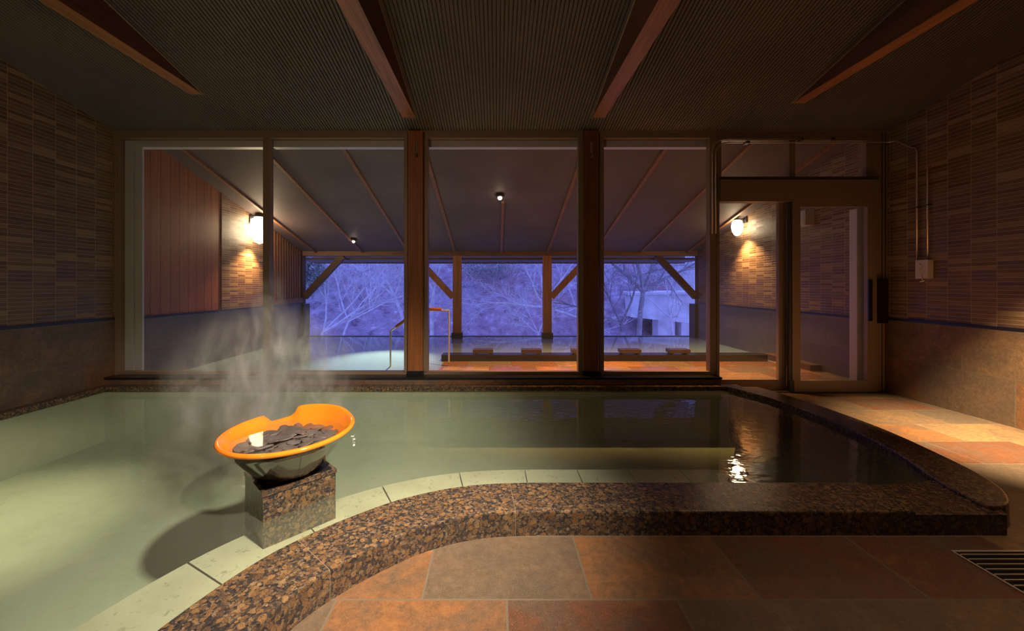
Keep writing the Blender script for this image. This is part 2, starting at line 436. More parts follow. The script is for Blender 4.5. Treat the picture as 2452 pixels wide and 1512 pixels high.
def strip_stone(I, O, ztop, zin, zout, gap=.0025, b=.008):
    """curb stone between paired inner and outer lines, softened top edges"""
    bm = bmesh.new(); rows = []
    n = len(I)
    for k in range(n):
        i, o = I[k].copy(), O[k].copy()
        d = (o - i).normalized()
        prof = [(i, zin), (i, ztop - b), (i + d * b * .3, ztop - b * .3), (i + d * b, ztop), (o - d * b, ztop), (o - d * b * .3, ztop - b * .3), (o, ztop - b), (o, zout)]
        rows.append([bm.verts.new((p.x, p.y, z)) for p, z in prof])
    for a, c in zip(rows, rows[1:]):
        for k in range(7): bm.faces.new((a[k], a[k+1], c[k+1], c[k]))
        bm.faces.new((a[7], a[0], c[0], c[7]))
    bm.faces.new(rows[0]); bm.faces.new(list(reversed(rows[-1])))
    return bm
curb = empty('bath_curb', (0, 2.0, 0), 'polished brown granite curb curving around the front of the indoor bath', 'curb')
joints = [0.0]
# joint positions along the front curb by arc length
Ls = [LF * k / 160 for k in range(161)]
def nearest_s(x, y):
    return min(range(161), key=lambda k: (front_in[k] - Vector((x, y))).length)
js = [0, 60, nearest_s(-.80, 1.60), nearest_s(.08, 2.05), nearest_s(.95, 2.054), 160]
for a, c in zip(js, js[1:]):
    I = front_in[a:c+1]; O = front_out[a:c+1]
    I = [p.copy() for p in I]; O = [p.copy() for p in O]
    for L_ in (I, O):
        L_[0] += (L_[1] - L_[0]).normalized() * .0015; L_[-1] -= (L_[-1] - L_[-2]).normalized() * .0015
    obj('curb_stone', strip_stone(I, O, .11, -.43, -.02), M['granite'], curb)
for a, c in ((0, 14), (14, 36), (36, 60)):
    I = [p.copy() for p in right_in[a:c+1]]; O = [p.copy() for p in right_out[a:c+1]]
    obj('curb_stone', strip_stone(I, O, .112, -.43, -.02), M['granite'], curb)
for k in js[2:-1]:
    d = (front_in[k+1] - front_in[k-1]).normalized() * .0016
    obj('grout_joint', strip_stone([front_in[k] - d, front_in[k] + d], [front_out[k] - d, front_out[k] + d], .1096, -.2, -.02), M['grout'], curb)
bm = bmesh.new()
prism(bm, [(1.885, 2.055), (1.885, 1.789), (2.3, 1.789), (2.35, 1.86), (2.36, 2.12), (2.2, 2.08)], -.02, .093)
obj('overflow_slab', bm, M['granite_dark'], curb, bevel=.004)['label'] = 'lower wet slab where the bath overflows'
bm = bmesh.new()
for q in ((right_out[0]),): pass
# far and left rims
bm = bmesh.new(); box(bm, XL + .016, 2.45, 3.965, 4.06, -.43, .112)
rim = obj('granite_ledge', bm, M['granite'], bevel=.006); tag(rim, 'low granite rim along the far side of the bath below the sill', 'ledge')
bm = bmesh.new(); box(bm, XL + .016, XL + .10, -1.98, 3.965, -.43, .112)
rim = obj('granite_ledge', bm, M['granite'], bevel=.006); tag(rim, 'narrow granite rim along the foot of the left wall', 'ledge')

# window sill upstand with black cap
sill = empty('window_sill', (0, 4.1, .11), 'slate faced sill with a black stone cap under the big windows', 'sill', kind='thing')
obj('sill_face', bx(XL, 2.289, 4.055, 4.26, .10, .165), M['sill_tile'], sill)
obj('sill_cap', bx(XL, 2.297, 4.045, 4.26, .165, .186), M['ledge'], sill, bevel=.005)

# submerged step following the curb
I = front_in[54:]; W = offset(I, -.47)
bm = bmesh.new(); acc = 0; start = 0
for k in range(1, len(I)):
    acc += (I[k] - I[k-1]).length
    if acc > .29 or k == len(I) - 1:
        a_in, a_out = I[start:k+1], W[start:k+1]
        if len(a_in) >= 2:
            f0 = .985
            lo = [p.copy() for p in a_in]; hi = [p.copy() for p in a_out]
            for L_ in (lo, hi):
                L_[-1] = L_[-2].lerp(L_[-1], .86)
            prism(bm, [(p.x, p.y) for p in lo] + [(p.x, p.y) for p in reversed(hi)], -.42, -.045)
        start = k; acc = 0
tag(obj('bath_step', bm, M['step']), 'pale stone step under the water along the inside of the granite curb', 'step')

# water surface
bm = bmesh.new()
poly = [(XL + .05, -2.0)] + [(p.x, p.y) for p in mid] + [(1.9, 2.05), (2.30, 2.09)] + [(p.x, p.y) for p in midr[12:]] + [(2.4, 4.0), (XL + .05, 4.0)]
bm.faces.new([bm.verts.new((x, y, WATER)) for x, y in poly])
bmesh.ops.triangulate(bm, faces=bm.faces)
tag(obj('bath_water', bm, M['water']), 'milky green hot spring water filling the indoor bath', 'water', kind='stuff')

# ------------------------------------------------------------------ pedestal, bowl, stones
pc = Vector((-1.03, 1.981))
ang = math.atan2(.239, .233)
ped = empty('stone_pedestal', (pc.x, pc.y, -.42), 'square brown granite pedestal standing in the bath under the orange bowl', 'pedestal')
def rot_box(bm, hx, hy, z0, z1):
    vs = box(bm, -hx, hx, -hy, hy, z0, z1)
    m = Matrix.Translation((pc.x, pc.y, 0)) @ Matrix.Rotation(ang, 4, 'Z')
    for v in vs: v.co = m @ v.co
bm = bmesh.new(); rot_box(bm, .163, .146, -.42, .183)
obj('shaft', bm, M['granite'], ped, bevel=.004)
bm = bmesh.new(); rot_box(bm, .167, .150, .186, .205)
pcap = obj('cap', bm, [M['granite']], ped, bevel=.004)
bm = bmesh.new(); rot_box(bm, .150, .132, .204, .2075)
obj('shaded_wet_top', bm, M['ledge'], pcap)['label'] = 'wet top of the pedestal, coloured black for the bowl shadow'  # black colour carries the shade under the bowl on the wet cap
m = Matrix.Translation((pc.x, pc.y, 0)) @ Matrix.Rotation(ang, 4, 'Z')
bm = bmesh.new()
tube(bm, [m @ Vector((-.135, .11, .205)), m @ Vector((-.13, .11, .226)), m @ Vector((-.10, .10, .232)), m @ Vector((-.075, .09, .222))], .011, 8)
obj('water_spout', bm, M['steel'], ped, smooth=True)

ZBW = .2075; HB = .195; RB = .30
bowl = empty('ceramic_bowl', (pc.x, pc.y, ZBW), 'wide orange glazed ceramic bowl heaped with dark stones on the pedestal', 'bowl')
def notch(t, z):
    d = (t - math.radians(125) + math.pi) % (2 * math.pi) - math.pi
    a = 1 / (1 + math.exp((abs(d) - math.radians(13.5)) * 55))
    w = max(0, (z - ZBW) / HB) ** 3
    flare = .018 * (1 / (1 + math.exp((abs(t - math.radians(82)) - math.radians(34)) * 9)))
    return (-.034 * a + flare) * w
prof_out = [(.128, 0), (.152, .010), (.188, .050), (.228, .100), (.264, .148), (.289, .182)]
prof_rim = [(.298, .184), (.306, .189), (.308, .197), (.303, .205), (.292, .207)]
prof_in = [(.283, .198), (.264, .172), (.238, .136), (.205, .095), (.165, .06), (.10, .04), (0, .036)]
bm = bmesh.new()
prof = [(0, .004)] + prof_out + prof_rim + prof_in
mi = [1] * 6 + [0] * (len(prof) - 7)
lathe(bm, [(r, z + ZBW + .006) for r, z in prof], pc.x, pc.y, 96, notch, mi)
bas = obj('basin', bm, [M['orange'], M['darkglaze']], bowl, smooth='all')
bm = bmesh.new()
lathe(bm, [(0, ZBW), (.136, ZBW), (.139, ZBW + .005), (.134, ZBW + .012), (0, ZBW + .012)], pc.x, pc.y, 48)
obj('foot_ring', bm, M['darkglaze'], bas, smooth=True)
# tilt slightly: far side up, toward the viewpoint
bowl.rotation_euler = (math.radians(1.5), math.radians(-1.0), 0)

rnd = random.Random(5)
def pebble_mesh(seed):
    bm = bmesh.new(); bmesh.ops.create_icosphere(bm, subdivisions=3, radius=1)
    for v in bm.verts:
        p = v.co * 1.1 + Vector((seed * 7.1, seed * 3.3, 0))
        v.co *= 1 + .28 * mnoise.noise(p)
        v.co.z = math.copysign(abs(v.co.z) ** .75, v.co.z)
    me = bpy.data.meshes.new('pebble'); bm.to_mesh(me); bm.free()
    for p in me.polygons: p.use_smooth = True
    me.materials.append(M['pebble']); return me
pm = [pebble_mesh(i) for i in range(5)]
pts = []
for ring_r, cnt, z in ((.0, 1, .174), (.05, 6, .171), (.095, 10, .166), (.138, 14, .160), (.178, 18, .152), (.206, 17, .142), (.03, 3, .158), (.075, 7, .155), (.12, 11, .150), (.16, 14, .142)):
    for k in range(cnt):
        a = 2 * math.pi * (k + rnd.random() * .5) / cnt + ring_r * 30
        pts.append((pc.x + ring_r * math.cos(a) + rnd.uniform(-.008, .008), pc.y + ring_r * math.sin(a) + rnd.uniform(-.008, .008), ZBW + z + rnd.uniform(-.006, .006)))
for i, p in enumerate(pts):
    o = bpy.data.objects.new('pebble', pm[i % 5]); C.objects.link(o)
    o.location = p
    o.scale = (rnd.uniform(.032, .046), rnd.uniform(.023, .031), rnd.uniform(.0055, .008))
    o.rotation_euler = (rnd.uniform(-.22, .22), rnd.uniform(-.22, .22), rnd.uniform(0, 6.28))
    tag(o, 'flat dark grey stone in the heap inside the orange bowl', 'stone', 'dark stones heaped in the orange bowl')
bm = bmesh.new()
rw = .259
bm.faces.new([bm.verts.new((pc.x + rw * math.cos(t), pc.y + rw * math.sin(t), ZBW + .171)) for t in [2 * math.pi * k / 64 for k in range(64)]])
tag(obj('bowl_water', bm, M['bowlwater']), 'clear hot water over the stones in the orange bowl', 'water', kind='stuff')

# ------------------------------------------------------------------ glazed wall
YW = ZB
def xat(px, y=YW): return (px - CX) * y / F
def zat(py, y=YW): return EYE - (py - HY) * y / F
ZT, ZS = zat(320), .186
def window(name, x0, x1, label, lf, rf, head_white=True, jamb=False):
    w = empty(name, ((x0 + x1) / 2, YW, ZS), label, None, None, 'structure')
    bm = bmesh.new()
    box(bm, x0, x1, YW - .03, YW + .05, ZT - .055, ZT)
    box(bm, x0, x1, YW - .02, YW + .05, ZS, ZS + .03)
    box(bm, x0, x0 + lf, YW - .03, YW + .05, ZS + .03, ZT - .055); box(bm, x1 - rf, x1, YW - .03, YW + .05, ZS + .03, ZT - .055)
    obj('window_frame', bm, M['bronze'], w)
    bm = bmesh.new(); box(bm, x0 + lf * .5, x1 - rf * .5, YW + .055, YW + .13, ZT - .125, ZT - .05)
    obj('outer_head', bm, M['white'], w)['label'] = 'pale outer head strip of the window'
    p = obj('glass_pane', quad((x0 + lf, YW + .02, ZS + .03), (x1 - rf, YW + .02, ZS + .03), (x1 - rf, YW + .02, ZT - .055), (x0 + lf, YW + .02, ZT - .055)), M['glass'], w)
    return w
w1 = window('window_1', xat(281), xat(641), 'tall window at the left, beside the left wall', .035, .033)
bm = bmesh.new()
box(bm, xat(281), xat(310), YW + .048, YW + .07, ZS, ZT - .06); box(bm, xat(311.5), xat(329), YW + .058, YW + .08, ZS, ZT - .06)
obj('pale_jamb', bm, M['white'], w1)['label'] = 'pale bluish jamb on the left edge of the window'
window('window_2', xat(641), xat(977), 'tall window left of the lighter wooden post', .033, .036)
window('window_3', xat(1012), xat(1397), 'tall middle window between the two wooden posts', .06, .06)
window('window_4', xat(1433), xat(1717), 'tall window between the dark post and the glass door', .05, .09)
# long trim along the top of the glazing
tag(obj('trim_1', bx(XL, xat(2118), YW - .05, YW - .02, ZT, ZT + .02), M['bronze'], None), kind='structure', label='thin bronze trim above the glazing')
tag(obj('trim_2', bx(XL, xat(287), YW - .045, YW + .05, ZS, ZT), M['bronze'], None), kind='structure', label='bronze edge trim at the left end of the glazing')
tag(obj('wall_back', bx(XL - .1, XR + .1, YW + .055, YW + .25, ZT, ZT + .5), M['ceiling']), kind='structure', label='strip of wall above the glazing')

# two indoor posts
def post(px0, px1, label, dark):
    x0, x1 = xat(px0, YW - .08), xat(px1, YW - .08)
    r = empty('wooden_post', ((x0 + x1) / 2, YW, ZS), label, 'post', 'timber posts between the windows', 'thing')
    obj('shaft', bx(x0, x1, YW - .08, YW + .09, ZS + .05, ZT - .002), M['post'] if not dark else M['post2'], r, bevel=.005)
    obj('base_shoe', bx(x0 - .004, x1 + .004, YW - .085, YW + .09, ZS, ZS + .05), M['black'], r)
    xm = (x0 + x1) / 2 + .01
    bm = bmesh.new()
    tube(bm, [(xm - .01, YW - .095, zat(352)), (xm - .01, YW - .095, zat(370))], .006, 8)
    tube(bm, [(xm - .01, YW - .08, zat(355)), (xm - .01, YW - .096, zat(355))], .004, 6)
    lathe(bm, [(0, zat(374)), (.006, zat(375)), (.016, zat(383)), (0, zat(383))], xm, YW - .1, 12)
    box(bm, xm - .018, xm + .012, YW - .088, YW - .08, zat(374), zat(348))
    h = obj('post_hook', bm, M['bronze'], r, smooth=True)
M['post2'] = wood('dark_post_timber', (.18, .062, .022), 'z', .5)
post(977, 1012, 'reddish brown wooden post left of the middle window', False)
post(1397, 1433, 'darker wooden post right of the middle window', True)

# door with transom
door = empty('door_1', (xat(1915), YW, 0), 'bronze framed sliding glass door with transom beside the right wall', None, None, 'structure')
zh0, zh1 = zat(485), zat(434)
x0, x1 = xat(1717), xat(2118)
bm = bmesh.new()
box(bm, xat(2084), x1, YW - .03, YW + .06, 0, ZT); box(bm, x0 - .02, x0 + .006, YW - .035, YW + .06, 0, ZT)
box(bm, x0 + .006, xat(2084), YW - .028, YW + .055, ZT - .085, ZT)
box(bm, xat(1886), xat(1900), YW - .025, YW + .05, zh1 + .03, ZT - .085)
box(bm, x0 + .006, xat(1724), YW - .026, YW + .045, zh1 + .03, ZT - .085); box(bm, xat(2070), xat(2084), YW - .02, YW + .05, zh1 + .03, ZT - .085)
obj('door_frame', bm, M['bronze'], door)
bm = bmesh.new()
for px in (2104, 2112):
    box(bm, xat(px), xat(px + 2), YW - .034, YW - .029, 0, ZT)
obj('jamb_groove', bm, M['bronze_dark'], door)
obj('header_panel', bx(x0 + .006, xat(2096), YW - .06, YW + .05, zh0, zh1), M['bronze'], door, bevel=.006)
obj('header_lip', bx(x0 + .006, xat(2090), YW - .066, YW + .05, zh1, zh1 + .03), M['bronze_dark'], door)
for a, c in ((1722, 1886), (1900, 2070)):
    obj('transom_pane', quad((xat(a), YW + .02, zh1 + .03), (xat(c), YW + .02, zh1 + .03), (xat(c), YW + .02, ZT - .085), (xat(a), YW + .02, ZT - .085)), M['glass'], door)
# fixed light on the left
fx = empty('fixed_light', (0, 0, 0)); fx.parent = door; fx.location = -Vector(door.location)
bm = bmesh.new()
box(bm, x0, xat(1887), YW + .02, YW + .06, 0, zat(911)); box(bm, xat(1868), xat(1887), YW + .02, YW + .06, zat(911), zh0)
box(bm, x0 + .006, xat(1722), YW + .0, YW + .055, 0, zh0)
obj('stile_frame', bm, M['bronze'], fx)
obj('fixed_pane', quad((x0, YW + .04, zat(911)), (xat(1868), YW + .04, zat(911)), (xat(1868), YW + .04, zh0), (x0, YW + .04, zh0)), M['glass'], fx)
# sliding leaf on the right
lf = empty('sliding_leaf', (0, 0, 0)); lf.parent = door; lf.location = -Vector(door.location)
bm = bmesh.new()
box(bm, xat(1890), xat(1909), YW - .045, YW - .005, .012, zh0); box(bm, xat(2068), xat(2090), YW - .045, YW - .005, .012, zh0)
box(bm, xat(1909), xat(2068), YW - .045, YW - .005, .012, zat(911)); box(bm, xat(1909), xat(2068), YW - .045, YW - .005, zat(497), zh0)
obj('leaf_frame', bm, M['bronze'], lf, bevel=.003)
obj('edge_seal', bx(xat(1884), xat(1890), YW - .04, YW + .0, .012, zh0), M['bronze_dark'], lf)
obj('corner_block', bx(xat(1882), xat(1893), YW - .055, YW - .02, .012, .13), M['black'], lf)
obj('leaf_pane', quad((xat(1909), YW - .025, zat(911)), (xat(2068), YW - .025, zat(911)), (xat(2068), YW - .025, zat(497)), (xat(1909), YW - .025, zat(497))), M['glass'], lf)
bm = bmesh.new(); box(bm, xat(2066), xat(2083), YW + .07, YW + .16, 0, zat(497))
obj('reveal_strip', bm, M['white'], door)['label'] = 'pale outer jamb seen through the glass'
obj('door_handle', bx(xat(2068), xat(2076), YW - .062, YW - .045, zat(768), zat(670)), M['black'], lf, bevel=.004)['label'] = 'slim black pull on the sliding leaf'
obj('latch_plate', bx(xat(2090), xat(2110), YW - .075, YW - .03, zat(773), zat(668)), M['black'], door, bevel=.006)['label'] = 'wide black plate on the door jamb'
obj('threshold', bx(x0, x1, YW - .05, YW + .1, -.01, .012), M['bronze_dark'], door)

# conduits, switch box
yc = YW - .085
def cpt(px, py, y=yc): return P(px, py, y)
cond = empty('electrical_conduit', tuple(cpt(1715, 470)), 'long metal conduit bending over the glass door to the switch box', 'conduit')
pz = zat(341, yc)
pts = [cpt(1714, 560), cpt(1714, 372)] + arc(cpt(1714, 372), cpt(1714, 341), cpt(1748, 341))[1:]
xw = XR - .02
pts += [Vector((xw - .08, yc, pz))] + arc((xw - .08, yc, pz), (xw, yc, pz), (xw, yc - .06, pz - .005))[1:]
yk = 3.86
zk = EYE - (352 - HY) * yk / F
pts += [Vector((xw, yk + .05, zk + .01))] + arc((xw, yk + .05, zk + .01), (xw, yk, zk), (xw, yk, zk - .06))[1:] + [Vector((xw, yk, 1.36))]
bm = bmesh.new(); tube(bm, pts, .0075, 8)
obj('pipe', bm, M['conduit'], cond, smooth='all')
zz = 1.13 + (683-497) * yk / F
obj('clip', bx(xw - .012, xw + .016, yk - .022, yk + .022, zz - .006, zz + .006), M['bronze_dark'], cond)
obj('clip', bx(cpt(1790, 340).x - .02, cpt(1790, 340).x + .02, yc - .012, yc + .045, pz - .012, pz + .012), M['bronze_dark'], cond)
c2 = empty('electrical_conduit', tuple(cpt(1710, 470)), 'upper of the two metal conduits running above the glass door', 'conduit')
pz2 = zat(333.5, yc)
pts = [cpt(1706, 560), cpt(1706, 365)] + arc(cpt(1706, 365), cpt(1706, 333.5), cpt(1742, 333.5))[1:] + [Vector((cpt(1990, 333).x, yc, pz2))]
bm = bmesh.new(); tube(bm, pts, .0075, 8); obj('pipe', bm, M['conduit'], c2, smooth='all')
bm = bmesh.new(); lathe(bm, [(0, pz2 - .014), (.02, pz2 - .014), (.02, pz2 + .014), (0, pz2 + .014)], cpt(1994, 333).x, yc, 12)
obj('junction', bm, M['bronze_dark'], c2)
obj('clip', bx(cpt(1920, 340).x - .006, cpt(1920, 340).x + .006, yc - .012, yc + .045, pz2 - .012, pz2 + .012), M['bronze_dark'], c2)
c3 = empty('electrical_conduit', (xw, 3.755, 1.3), 'short vertical metal conduit on the right wall ending at the switch box', 'conduit')
y3 = 3.765; zt3 = EYE - (398 - HY) * y3 / F
bm = bmesh.new(); tube(bm, [(xw, y3, 1.36), (xw, y3, zt3 - .06)] + arc((xw, y3, zt3 - .06), (xw, y3, zt3), (xw + .03, y3, zt3 + .005))[1:], .0075, 8)
obj('pipe', bm, M['conduit'], c3, smooth='all')
zz = EYE + (683-491) * y3 / F
obj('clip', bx(xw - .012, xw + .02, y3 - .022, y3 + .022, zz - .006, zz + .006), M['bronze_dark'], c3)
sw = empty('switch_box', (XR, 3.79, 1.19), 'pale switch box with a lever on the right wall', 'switch')
obj('housing', bx(XR - .052, XR, 3.733, 3.845, 1.192, 1.37), M['switch'], sw, bevel=.004)
bm = bmesh.new()
a = Vector((XR - .062, 3.80, 1.317)); c = Vector((XR - .075, 3.755, 1.165))
tube(bm, [a, c], .0055, 8); tube(bm, [c + Vector((-.004, .02, -.003)), c + Vector((-.004, -.018, .006))], .0055, 8)
tube(bm, [a + Vector((.012, 0, 0)), a + Vector((-.01, 0, 0))], .014, 12)
obj('lever', bm, M['switch'], sw, smooth=True)

# drain grating in the floor
dr = empty('drain_grate', (2.5, 1.45, 0), 'steel bar drain grating set in the floor near the curb corner', 'drain')
gx0, gx1, gy0, gy1 = 1.93, 2.75, 1.05, 1.672
obj('drain_channel', bx(gx0, gx1, gy0, gy1, .0012, .0022), M['black'], dr)
bm = bmesh.new()
box(bm, gx0 - .008, gx1 + .008, gy1, gy1 + .01, .001, .006); box(bm, gx0 - .008, gx0, gy0, gy1, .001, .005)
obj('edge_frame', bm, M['steel'], dr)
k = 0; y = gy1 - .02
while y > gy0:
    obj('bar', bx(gx0, gx1, y - .0028, y + .0022, .003, .009), M['steel'], dr)
    y -= .0285
# ------------------------------------------------------------------ outdoor bath
XO0, XO1, YO = -4.0, 4.106, 8.1
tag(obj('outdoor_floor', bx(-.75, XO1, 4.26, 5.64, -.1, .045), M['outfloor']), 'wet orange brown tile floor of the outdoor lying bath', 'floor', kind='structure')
tag(obj('outdoor_sill', bx(XO0, xat(1717), 4.27, 4.46, -.1, .085), M['ledge'], bevel=.004), 'black stone edge outside the windows', 'sill', kind='thing')
tag(obj('outdoor_basin', bx(XO0, XO1, 4.26, 8.5, -.6, -.5), M['basin']), 'pale basin floor of the outdoor bath', 'basin', kind='thing')
bm = bmesh.new()
pl = [(XO0, 4.46), (-.75, 4.46), (-.75, 5.64), (XO1, 5.64), (XO1, 8.36), (XO0, 8.36)]
bm.faces.new([bm.verts.new((x, y, .042)) for x, y in pl]); bmesh.ops.triangulate(bm, faces=bm.faces)
tag(obj('outdoor_water', bm, M['outwater']), 'blue reflecting water of the outdoor bath under the veranda', 'water', kind='stuff')
tag(obj('outdoor_ledge', bx(XO0, XO1, 8.36, 8.5, -.6, .05), M['ledge']), 'dark far edge ledge of the outdoor bath', 'ledge')
cop = obj('outdoor_curb', bx(-.79, 3.85, 5.64, 5.86, -.45, .133), M['ledge'], bevel=.006)
tag(cop, 'dark stone curb dividing the lying bath from the deep outdoor bath', 'curb')
pl_lab = ['wooden headrest block on the outdoor curb, first from the handrail', 'wooden headrest block on the outdoor curb, second from the handrail', 'wooden headrest block half hidden by the dark indoor post', 'wooden headrest block right of the dark indoor post', 'wooden headrest block on the outdoor curb, nearest the glass door']
for px, lb in zip((1157, 1272, 1392, 1507, 1623), pl_lab):
    xx = (px - CX) * 5.75 / F
    r = empty('headrest', (xx, 5.75, .133), lb, 'headrest', 'wooden headrests along the outdoor curb')
    for q in range(3):
        obj('slat', bx(xx - .145, xx + .145, 5.665 + q * .055, 5.715 + q * .055, .155, .205), M['pillow'], r, bevel=.008)
    for e in (-.12, .09): obj('runner', bx(xx + e, xx + e + .03, 5.67, 5.82, .133, .156), M['pillow'], r)
lowc = obj('wall_ledge', bx(XO1 - .16, XO1, 5.0, 5.9, .045, .12), M['dado'], bevel=.005)
tag(lowc, 'low stone ledge at the foot of the outdoor right wall', 'ledge', kind='thing')

# outdoor side walls
wl2 = obj('wall_outdoor_left', bx(XO0 - .12, XO0, 4.26, YO, .765, 3.4), M['planks']); tag(wl2, kind='structure', label='outdoor left wall of reddish vertical boards')
obj('stone_dado', bx(XO0 - .12, XO0 + .012, 4.27, 8.1, -.5, .75), M['outdado'], wl2)
obj('dado_ledge', bx(XO0 - .12, XO0 + .03, 4.27, 8.1, .75, .775), M['ledge'], wl2)
obj('tile_panel', bx(XO0 - .1, XO0 + .012, 5.75, 6.95, .775, 2.9), M['mosaic'], wl2)['label'] = 'mosaic tile panel behind the lit wall lamp'
tag(obj('stone_pier', bx(XO0 - .10, XO0 + .06, 8.105, 8.35, -.5, .74), M['shoe']), 'dark stone pier ending the outdoor left wall', 'pier')
wr2 = obj('wall_outdoor_right', bx(XO1, XO1 + .12, 4.27, YO, .765, 3.4), M['mosaic']); tag(wr2, kind='structure', label='outdoor right wall of narrow mosaic above grey tiles')
obj('stone_dado', bx(XO1 - .012, XO1 + .12, 4.27, 8.1, -.5, .75), M['outdado'], wr2)
obj('dado_ledge', bx(XO1 - .03, XO1 + .12, 4.27, 8.1, .75, .775), M['ledge'], wr2)
tag(obj('stone_pier', bx(XO1 - .06, XO1 + .10, 8.105, 8.35, -.5, .74), M['shoe']), 'dark stone pier ending the outdoor right wall', 'pier')
# slatted screen
scr = empty('slatted_screen', (XO0, 7.6, .775), 'vertical timber slat screen on the outdoor left wall', 'screen')
y = 6.99
while y < 8.04:
    obj('slat', bx(XO0 + .0, XO0 + .03, y, y + .045, .87, roof_z(y) - .01), M['outwood'], scr); y += .088
obj('bottom_rail', bx(XO0, XO0 + .04, 6.97, 8.09, .775, .87), M['outwood'], scr)

# veranda roof
bm = bmesh.new()
v = [bm.verts.new(p) for p in ((XO0-.2, 4.25, roof_z(4.25)), (XO1+.2, 4.25, roof_z(4.25)), (XO1+.2, 8.3, roof_z(8.3)), (XO0-.2, 8.3, roof_z(8.3)),
     (XO0-.2, 4.25, roof_z(4.25)+.12), (XO1+.2, 4.25, roof_z(4.25)+.12), (XO1+.2, 8.3, roof_z(8.3)+.12), (XO0-.2, 8.3, roof_z(8.3)+.12))]
for f in ((0,1,2,3),(4,7,6,5),(0,4,5,1),(1,5,6,2),(2,6,7,3),(3,7,4,0)): bm.faces.new([v[i] for i in f])
rf = obj('veranda_roof', bm, M['roof']); tag(rf, 'sloping boarded veranda roof over the outdoor bath', 'roof', kind='structure')
for k in range(-4, 5):
    x = .09 + .95 * k
    if x < XO0 or x > XO1: continue
    bm = bmesh.new()
    ys = 6.0 if k == 0 else 4.3
    pts4 = [(x-.022, ys), (x+.022, ys), (x+.022, 8.2), (x-.022, 8.2)]
    lo = [bm.verts.new((a, c, roof_z(c) - .035)) for a, c in pts4]; hi = [bm.verts.new((a, c, roof_z(c) + .01)) for a, c in pts4]
    bm.faces.new(lo); bm.faces.new(hi)
    for i in range(4): bm.faces.new((lo[i], lo[(i+1)%4], hi[(i+1)%4], hi[i]))
    obj('batten', bm, M['outwood'], rf)
obj('eave_soffit', bx(XO0 - .3, XO1 + .3, 8.3, 9.3, 1.66, 1.70), M['roof'], rf)
obj('eave_beam', bx(XO0 - .1, XO1 + .1, 8.12, 8.3, 1.73, 1.83), M['outwood_x'], rf)
obj('eave_fascia', bx(XO0 - .3, XO1 + .3, 9.3, 9.34, 1.635, 1.95), M['outwood_x'], rf)

def out_post(px, w, label, shoe=True, brace=0, zb=.05):
    x = (px - CX) * 8.2 / F
    r = empty('veranda_post', (x, 8.2, zb), label, 'post', 'timber posts along the open side of the veranda', 'thing')
    obj('shaft', bx(x - w/2, x + w/2, 8.12, 8.12 + w, .14 if shoe else .74, 1.735), M['outpost'] if shoe else M['brace_dark'], r, bevel=.004)
    if shoe: obj('stone_shoe', bx(x - w/2 - .025, x + w/2 + .025, 8.09, 8.14 + w, -.5, .146), M['shoe'], r)
    if brace:
        z0, z1 = (.88, 1.735); 
        s = brace; x0 = x + s * w / 2; x1 = x + s * (w / 2 + .80)
        bm = bmesh.new(); t = .075
        d = Vector((x1 - x0, 0, z1 - z0)).normalized(); nn = Vector((-d.z, 0, d.x)) * t
        ps = [Vector((x0, 0, z0)) - nn * .8, Vector((x0, 0, z0)) + nn * .8, Vector((x1, 0, z1)) + nn * .8, Vector((x1, 0, z1)) - nn * .8]
        A = [bm.verts.new((p.x, 8.14, p.z)) for p in ps]; B = [bm.verts.new((p.x, 8.24, p.z)) for p in ps]
        bm.faces.new(A); bm.faces.new(list(reversed(B)))
        for i in range(4): bm.faces.new((A[i], B[i], B[(i+1)%4], A[(i+1)%4]))
        obj('brace', bm, M['outpost'] if shoe else M['brace_dark'], r)
out_post(1095, .17, 'veranda post standing in the outdoor bath near the handrail', True, -1)
out_post(1310, .17, 'veranda post standing in the outdoor bath left of the dark indoor post', True, 1)
out_post(723, .12, 'veranda corner post at the end of the outdoor left wall', False, 1)
out_post(1671, .10, 'veranda corner post at the end of the outdoor right wall', False, -1)

# sconces
def sconce(x, y, z, s, k, label):
    r = empty('wall_lamp', (x, y, z), label, 'lamp', 'lit lamps on the outdoor side walls')
    cx = x + s * .14
    bm = bmesh.new(); lathe(bm, [(.03*k, z + .13*k), (.085*k, z + .09*k), (.105*k, z), (.085*k, z - .10*k), (.045*k, z - .17*k), (0, z - .19*k)], cx, y, 24)
    obj('lamp_shade', bm, M['lampglass'], r, smooth='all')
    bm = bmesh.new(); lathe(bm, [(0, z + .155*k), (.05*k, z + .15*k), (.06*k, z + .122*k), (.03*k, z + .118*k)], cx, y, 24)
    obj('cap', bm, M['black'], r, smooth=True)
    bm = bmesh.new(); tube(bm, [(x, y, z + .14*k), (cx, y, z + .145*k)], .012, 8)
    obj('arm', bm, M['black'], r)
    obj('wall_plate', bx(x, x + s * .02, y - .05, y + .05, z + .06, z + .2), M['black'], r)
    L = bpy.data.lights.new('wall_lamp_light', 'SPOT'); L.energy = 130; L.color = (1, .58, .22); L.spot_size = math.radians(115); L.spot_blend = .9; L.shadow_soft_size = .05
    lo = bpy.data.objects.new('wall_lamp_light', L); C.objects.link(lo); lo.location = (cx, y - .02, z - .2*k)
    d = Vector((-s * .10, -.14, -1)); lo.rotation_euler = d.to_track_quat('-Z', 'Y').to_euler()
    lo.parent = None
sconce(XO0 + .012, 6.43, 2.06, 1, 1.4, 'glowing bell shaped wall lamp on the outdoor left wall')
sconce(XO1, 6.55, 2.10, -1, .85, 'glowing bell shaped wall lamp on the outdoor right wall')
